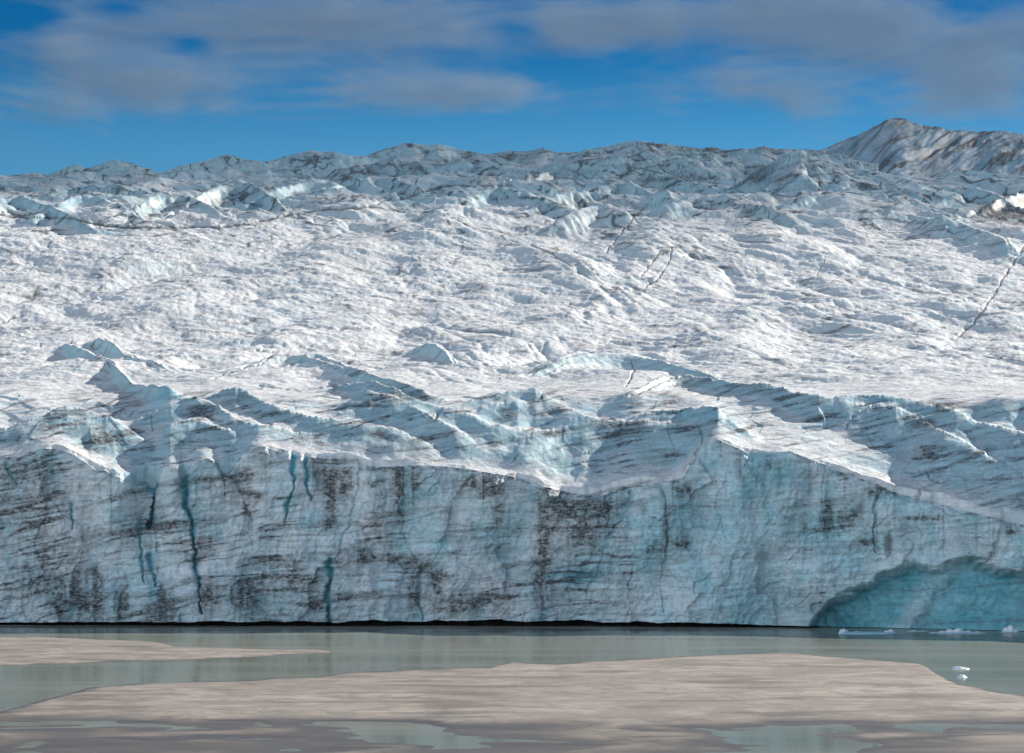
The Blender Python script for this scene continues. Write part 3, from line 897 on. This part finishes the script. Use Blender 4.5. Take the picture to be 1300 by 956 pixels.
# hollows keep blue melt ice
hollow = sst(0.10, 0.0, bil) * sst(.0, .5, fbm(XX / 90., VV / 90., 2, 133))
blue_m = np.clip(blue_m + 0.35 * hollow * mid + far * sst(1650, 1900, VV) * (0.45 + 0.5 * fbm(UR / 60., VR / 40., 3, 161)), 0, 1)  # far ice: real teal, plus blue added to deepen the cloud shade
deep_m = np.clip(0.45 * sst(0.75, 1.0, face_b) * sst(.1, .6, fbm(XX / 30., H / 10., 3, 134)), 0, 1)
# cryoconite and rock-flour: foliation streaks on the faces, thin seams and patches on the open ice
qf = H * 0.9 - XX * 0.16 + 3.0 * pn(XX / 60., H / 16., 135)
fol = sst(0.28, 0.62, pn(qf / 2.1, XX / 160., 136)) * 0.6 + sst(0.25, .6, pn(qf / 0.85, XX / 70., 137)) * 0.4
dirt_f = face_d * (0.30 + 2.6 * fol) * (0.35 + 0.85 * sst(-.4, .5, fbm(XX / 28., H / 14., 3, 138)))
seam = sst(0.10, 0.01, np.abs(pn((UR + wx) / 40., (VR + wy) / 19., 139))) * sst(-.15, .35, fbm(XX / 50., VV / 70., 2, 140))
seam2 = sst(0.11, 0.01, np.abs(pn(XX / 16. + .4 * pn(XX / 9., VV / 9., 97), VV / 34., 141))) * sst(-.05, .4, fbm(XX / 40., VV / 60., 2, 142))
patch = sst(.35, .95, fbm(UR / 22., VR / 9., 4, 143))
dirt_m = 0.045 + 0.04 * sst(1700, 2000, VV) + dirt_f + mid * (1.0 * seam + 0.8 * seam2) * (0.6 + 0.75 * far) + 0.34 * patch * (0.4 + 1.1 * far) + 0.12 * sst(-.2, .8, fbm(XX / 70., VV / 110., 3, 144)) * (.5 + far)  # far offset on top of the dirt darkens the ice for cloud shade
dirt_m = dirt_m + (1 - mid) * 0.45 * sst(.2, .6, pn(qf / 1.3, XX / 90., 145)) * sst(-.1, .5, fbm(XX / 40., VV / 30., 2, 146))
rl = 0
for tilt_, wl_, sd_, w_ in ((.20, 15., 401, .12), (.16, 7., 405, .14), (.24, 26., 409, .10)):
    rl = rl + sst(w_, w_ * .25, np.abs(bedding(PP, PYV, tilt_, wl_, sd_))) * (.5 if wl_ > 8 else .35)
bl_ = np.abs(pn(OFF[:, None] / 5.0 + 1.2 * pn(PP / 40., OFF[:, None] / 9., 421), PP / 90., 422))
dirt_m = dirt_m + 0.55 * sst(.14, .02, bl_) * sst(30, 18, OFF)[:, None] * sst(-.3, .4, fbm(PP / 35., OFF[:, None] / 12., 3, 423))
dirt_m = dirt_m + rampm * rl * (0.2 + 1.1 * sst(-.3, .5, fbm(PP / 45., PYV / 22., 3, 413)))
blue_m = np.clip(blue_m + rampm * (0.45 + 0.5 * fbm(PP / 50., PYV / 30., 3, 415)) * sst(.2, .5, slope), 0, 1)
deb = gauss_sum(PP, PYV, [(1275, 275, 28, 10, .8), (1262, 268, 12, 8, .7), (1300, 262, 20, 12, .8), (1250, 262, 14, 5, .5), (835, 228, 50, 2.5, .6), (880, 226, 30, 2.5, .6), (670, 226, 30, 3, .5), (905, 190, 20, 2.5, .7), (650, 198, 14, 3, .6), (1222, 424, 12, 4, .5), (1285, 425, 20, 6, .35), (970, 225, 30, 14, .35), (385, 224, 8, 3, .7), (560, 205, 25, 3, .4)])
dirt_m = dirt_m + deb * (0.5 + 0.7 * sst(-.3, .4, fbm(XX / 9., VV / 14., 3, 147)))
dirt_m = np.maximum(dirt_m, dl)
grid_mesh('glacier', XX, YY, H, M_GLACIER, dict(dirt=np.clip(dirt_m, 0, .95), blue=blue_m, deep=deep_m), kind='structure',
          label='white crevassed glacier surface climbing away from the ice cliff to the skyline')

# ------------------------------------------------------------------ the high ice peak beyond, at the right
PK = [(860, 228), (940, 212), (1000, 200), (1030, 194), (1052, 187), (1066, 180), (1080, 174), (1090, 171), (1100, 166), (1115, 158), (1128, 151), (1138, 149.5), (1150, 151), (1160, 156), (1172, 159), (1182, 161), (1190, 160.5), (1200, 164), (1210, 166), (1220, 165), (1240, 167.5), (1258, 166), (1275, 166), (1290, 169), (1300, 171), (1340, 176), (1420, 190), (1520, 214), (1600, 240)]
ppx = np.concatenate([np.arange(860, 1320, 1.0), np.arange(1320, 1600, 2.5)])
yo = np.concatenate([np.arange(-460, 20, 1.4), np.arange(20, 260, 6.0)])
PXP, DO = np.meshgrid(ppx, yo)
yk = 3400 + 40 * pn(ppx / 160., ppx * 0, 201)
zk = CH + (HY - smooth1(lin(PK, ppx), 4)) / F * yk + np.exp(-(DO / 14.) ** 2) * (1.2 * pn(ppx / 7., ppx * 0, 203) + 0.8 * pn(ppx / 3., ppx * 0, 204))
YP = yk + DO
XP = (PXP - 650) / F * YP
dn = -DO
# spurs and gullies running down to the left
sp = XP + dn * 0.6
HP = zk - np.where(dn > 0, 0.46 * dn + 0.0006 * dn ** 2 * 0, -dn * 0.35)
amp = sst(0, 40, dn)
HP = HP + amp * (7.5 * fbm(sp / 60. + .5 * pn(XP / 80., dn / 60., 205), dn / 220., 3, 206) + 3.6 * ridged(sp / 26., dn / 120., 3, 208)) + (0.3 + .7 * amp) * 0.7 * ridged(sp / 7., dn / 22., 3, 210)
folp = pn((XP + dn * 0.62 + 3 * pn(XP / 90., dn / 90., 212)) / 15., (dn - XP * .3) / 190., 213)
folq = pn((XP + dn * 0.62 + 2 * pn(XP / 50., dn / 60., 214)) / 5.5, (dn - XP * .3) / 90., 215)
dp = 0.10 + 0.62 * sst(0.05, .5, folp) * (0.5 + .8 * sst(-.4, .5, fbm(XP / 60., dn / 60., 3, 216))) + 0.5 * sst(.1, .5, folq) + 0.55 * sst(22, 4, dn) * sst(-.3, .4, fbm(XP / 22., dn / 20., 3, 217))
dp = dp + gauss_sum(PXP, HY - (HP - CH) / YP * F, [(1140, 158, 24, 6, .4), (1185, 162, 12, 3, .4), (1125, 200, 14, 14, .2), (1270, 190, 40, 10, .25)])
bp = 0.35 + 0.5 * fbm(sp / 40., dn / 120., 3, 218)
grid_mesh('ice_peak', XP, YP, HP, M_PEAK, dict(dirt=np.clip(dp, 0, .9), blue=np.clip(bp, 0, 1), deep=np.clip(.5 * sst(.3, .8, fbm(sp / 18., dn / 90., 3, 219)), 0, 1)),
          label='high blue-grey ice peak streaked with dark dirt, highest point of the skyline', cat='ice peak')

# ------------------------------------------------------------------ lake, bed and sand flats
g1 = np.linspace(-20000, 20000, 5)
gx_, gy_ = np.meshgrid(g1, np.array([-8000, -100, 900, 30000.0]))
grid_mesh('water', gx_, gy_, gx_ * 0, M_WATER, kind='structure', label='still grey-green silty lake in front of the ice cliff')


def ray(px, py):
    y = CH * F / (py - HY)
    return (px - 650) / F * y, y


def sand_flat(name, top, bot, x0, x1, n, height, label, nv=70, pools=False):
    """a low bank between two traced shorelines"""
    ux = np.linspace(x0, x1, n)
    yt = CH * F / (lin(top, ux) - HY)
    yb = CH * F / (lin(bot, ux) - HY)
    e = sst(0, 1, np.minimum(np.arange(n), np.arange(n)[::-1]) / 12.)
    v = np.linspace(-0.12, 1.12, nv)[:, None]
    yy = yb + (yt - yb) * v
    xx = (ux - 650) / F * yy
    wdt = np.abs(yt - yb)
    s = np.minimum(v, 1 - v) * wdt          # metres in from the shore
    s = s + 5.0 * fbm(xx / 16., yy / 26., 3, 301) * 0.5 + 1.2 * fbm(xx / 4., yy / 6., 2, 303)
    hh = height * (1 - np.exp(-np.maximum(s, 0) / 14.)) + np.minimum(s, 0) * 0.06
    hh = hh + 0.05 * fbm(xx / 9., yy / 14., 3, 305) * sst(0, 4, s)
    if pools:
        # towards the viewer the flat sinks to wet silt with shallow pools standing in its hollows
        low = sst(470, 415, yy)
        pool = fbm((xx + 8 * pn(xx / 20., yy / 20., 311)) / 30., yy / 34., 4, 309)
        hh = hh * (1 - low) + low * (0.05 + 0.22 * pool)
    hh = hh * e + (1 - e) * -0.3
    wet = np.clip((sst(0.34, 0.02, hh) * .9 if pools else 0) + sst(5.0, 0.2, s) * .8 + 0.45 * sst(0.1, .6, fbm(xx / 30., yy / 12., 3, 307)), 0, 1)
    return grid_mesh(name, xx, yy, hh, M_SAND, dict(wet=wet), kind='structure', label=label)


sand_flat('sand_bar', [(-300, 806), (-120, 807), (0, 808.5), (52, 809), (104, 811), (166, 813.5), (193, 814.5), (221, 821), (330, 824), (397, 825), (432, 827)],
          [(-300, 850), (-120, 850), (0, 845.5), (80, 843), (148, 840), (248, 837.5), (330, 834), (377, 831), (432, 828.5)], -300, 432, 420, 0.45,
          'narrow pale sand bar tapering into the lake from the left')
sand_flat('sand_flat', [(-300, 975), (-100, 935), (40, 893), (110, 874), (160, 868.5), (325, 863.5), (394, 859), (439, 854), (515, 851.5), (584, 848.5), (622, 847), (650, 840.5), (705, 843), (753, 840), (816, 836), (874, 833), (980, 829), (1011, 829), (1046, 833), (1108, 837.5), (1166, 842.5), (1176, 847), (1188, 855), (1200, 862), (1214, 867.5), (1300, 884), (1400, 905), (1650, 950)],
          [(-300, 1150), (1650, 1150)], -300, 1650, 900, 0.5, 'broad pinkish sand flat with wet silty hollows along the near shore', nv=420, pools=True)

# ------------------------------------------------------------------ drifting ice
def floe(name, px, py, w, d, h, lumps, label, blue=0.3, seed=0, group=None):
    """a tabular piece of floating ice with raised lumps: lumps = (x -1..1, y -1..1, radius, height)"""
    x, y = ray(px, py)
    na, nr = 72, 22
    th = np.linspace(0, 2 * np.pi, na)
    rr = np.concatenate([np.linspace(0, 1, nr), [1.03, 1.02]])
    T, Q = np.meshgrid(th, rr)
    cs, sn = np.cos(T), np.sin(T)
    edge = 1 + 0.16 * pn(cs * 2 + seed * 3.3, sn * 2 + seed, 401) + 0.08 * pn(cs * 6 + seed, sn * 6, 402)
    lx, ly = Q * cs * edge, Q * sn * edge
    z = h * (1 - 0.55 * Q ** 6) + h * 0.5 * fbm(lx * w / 2.5 + seed, ly * d / 2.5, 3, 403)
    top = 0 * z
    for (ax, ay, rad, hh) in lumps:
        e = np.sqrt(((lx - ax) * w / 2) ** 2 + ((ly - ay) * d / 2) ** 2) / rad
        top = np.maximum(top, hh * np.clip(1 - e ** 2, 0, 1) ** 0.6 * (1 + .35 * pn(lx * w * 1.3 + seed, ly * d * 1.3, 405)))
    z = np.maximum(z, 0.06) + top
    z[-2] = -0.1
    z[-1] = -0.5
    bl = np.clip(blue * (1 - 1.2 * sst(0.05, 0.4, top)) + 0.1, 0, 1)
    o = grid_mesh(name, lx * w / 2, ly * d / 2, z, M_FLOE, dict(blue=bl), label=label, cat='ice floe', group=group)
    o.location = (x, y, 0)
    return o


GRP = 'ice floes drifting on the lake'
floe('ice_floe', 1100, 804.5, 17.8, 9, 0.45, [(-.86, 0, 1.3, 1.15), (-.72, .2, .9, .8), (.86, 0, 1.1, 1.0), (.7, .1, .7, .5), (-.3, .5, .8, .25)],
     'long flat turquoise ice floe with a white lump at either end', .75, 1, GRP)
floe('ice_floe', 1216, 803.8, 16.5, 9, 0.25, [(-.6, 0, 1.3, .5), (-.3, .2, 1.5, .9), (0, 0, 1.4, 1.25), (.15, .3, 1.2, .8), (.4, .1, 1.3, .55), (.75, 0, 1.0, .35)],
     'rough heaped pale blue ice floe lying against the teal ice hollow', .45, 2, GRP)
floe('ice_floe', 1165, 801.5, 6.5, 4, 0.12, [(-.4, 0, .8, .25), (.5, 0, .6, .2)], 'thin dull sliver of ice between the turquoise and the heaped floes', .5, 3, GRP)
floe('ice_floe', 1218.5, 849.5, 4.0, 5.5, 0.22, [(-.2, 0, 1.4, .38), (.5, .1, 1.0, .18), (-.75, .2, .7, .15)], 'bright white ice floe off the tip of the sand flat, the larger of two', .05, 4, GRP)
floe('ice_floe', 1220.5, 860, 2.3, 3.4, 0.22, [(0.1, 0, .8, .4), (-.4, 0, .6, .2)], 'smallest white ice floe, nearest the sandy shore', .05, 5, GRP)
# broken ice piled at the foot of the cliff at the right
floe('ice_floe', 1282, 802.6, 6.0, 5, 0.2, [(-.4, 0, 1.2, 1.3), (.1, 0, 1.3, 1.8), (.6, 0, 1.0, .8)], 'low heap of broken blue ice at the right foot of the cliff', .5, 6, GRP)

# ------------------------------------------------------------------ clouds: a thin broken layer 1300 m up
m, nt, out = new_mat('cloud')
b = NB(nt)
tl_ = b.n('ShaderNodeBsdfTranslucent')
tl_.inputs[0].default_value = (0.22, 0.31, 0.415, 1)
df = b.n('ShaderNodeBsdfDiffuse')
df.inputs[0].default_value = (0.32, 0.34, 0.36, 1)
tr = b.n('ShaderNodeBsdfTransparent')
mx = b.n('ShaderNodeMixShader')
mx.inputs[0].default_value = 0.35
nt.links.new(tl_.outputs[0], mx.inputs[1])
nt.links.new(df.outputs[0], mx.inputs[2])
fine = b.noise(b.pos((1, 0.6, 1)), 0.008, 6, 0.6)
al = b.math('MULTIPLY', b.attr('cover'), b.ramp(fine, 0.25, 0.75, 0.78, 1.08), clamp=True)
mx2 = b.n('ShaderNodeMixShader')
b.put(mx2.inputs[0], al)
nt.links.new(tr.outputs[0], mx2.inputs[1])
nt.links.new(mx.outputs[0], mx2.inputs[2])
nt.links.new(mx2.outputs[0], out.inputs[0])
M_CLOUD = m
cxs = np.arange(-3400, 4600, 22.0)
cys = np.arange(2000, 8600, 22.0)
CX, CY = np.meshgrid(cxs, cys)
BLOBS = [(330, 60, 300, 75, .75), (480, 30, 150, 60, .45), (120, 110, 160, 50, .30), (60, 140, 120, 40, .22), (350, 150, 60, 14, .35), (530, 112, 110, 26, .55), (655, 116, 55, 20, .70), (590, 95, 60, 10, .2),
         (760, 40, 90, 22, .6), (700, 20, 80, 16, .35), (900, 15, 220, 30, .65), (1150, 70, 200, 70, .75), (1250, 100, 120, 50, .45), (900, 98, 80, 22, .5), (1080, 40, 160, 60, .45), (960, 118, 60, 10, .25), (-200, 60, 200, 90, .6), (1500, 60, 200, 90, .6),
         (22, 24, 42, 14, -1.0), (150, 10, 38, 16, -.7), (240, 57, 26, 12, -.9), (600, 88, 70, 16, -.55), (740, 92, 75, 24, -.5), (560, 66, 60, 9, -.4), (672, 40, 40, 14, -.3), (1240, 12, 60, 20, -.5), (650, 160, 900, 14, -.4), (120, 80, 90, 12, -.35), (280, 118, 80, 9, -.3)]


def cloud_layer(zc, k):
    ppx_ = 650 + CX / CY * F
    ppy_ = HY - (zc - CH) / CY * F
    wxx = 170 * fbm(CX / 700., CY / 700., 2, 501)
    nz = fbm((CX + wxx) / 420., (CY + wxx) / 620., 4, 503 + 0 * k)
    gs = gauss_sum(ppx_, ppy_, BLOBS)
    wisp = fbm((CX + wxx) / 190., (CY + 2 * wxx) / 520., 3, 507, 0.55)
    inn = gs * 0.85 + 0.50 * nz + 0.38 * wisp - 0.02
    infr = sst(-260, -60, ppx_) * sst(1650, 1450, ppx_) * sst(-120, -40, ppy_)
    dens_in = 0.82 * sst(0.0, 1.0, inn)
    # the bank up to the right of the view, between the sun and the upper ice
    tt = (zc - 300.) / SV[2]
    GXs, GYs = CX - tt * SV[0], CY - tt * SV[1]
    bank = sst(1930, 2380, GYs + 150 * nz + 0.12 * GXs) * sst(1500, 1100, np.abs(GXs)) * sst(4300, 4000, GYs)
    dens_out = np.maximum(0.74 * bank, 0.55 * sst(.1, .9, nz + .1) * sst(4500, 5200, CY))
    d = dens_in * infr + dens_out * (1 - infr)
    edge_ = sst(-3400, -3000, CX) * sst(4560, 4200, CX) * sst(2000, 2300, CY) * sst(8570, 8300, CY)
    return d * edge_


for k, (zc, wgt) in enumerate(((1290, .45), (1330, .6), (1370, .45))):
    zz = zc + 0 * CX
    grid_mesh('clouds', CX, CY, zz, M_CLOUD, dict(cover=cloud_layer(zc, k) * wgt), kind='stuff', label='thin broken layer of grey cloud over the glacier', flip=False)
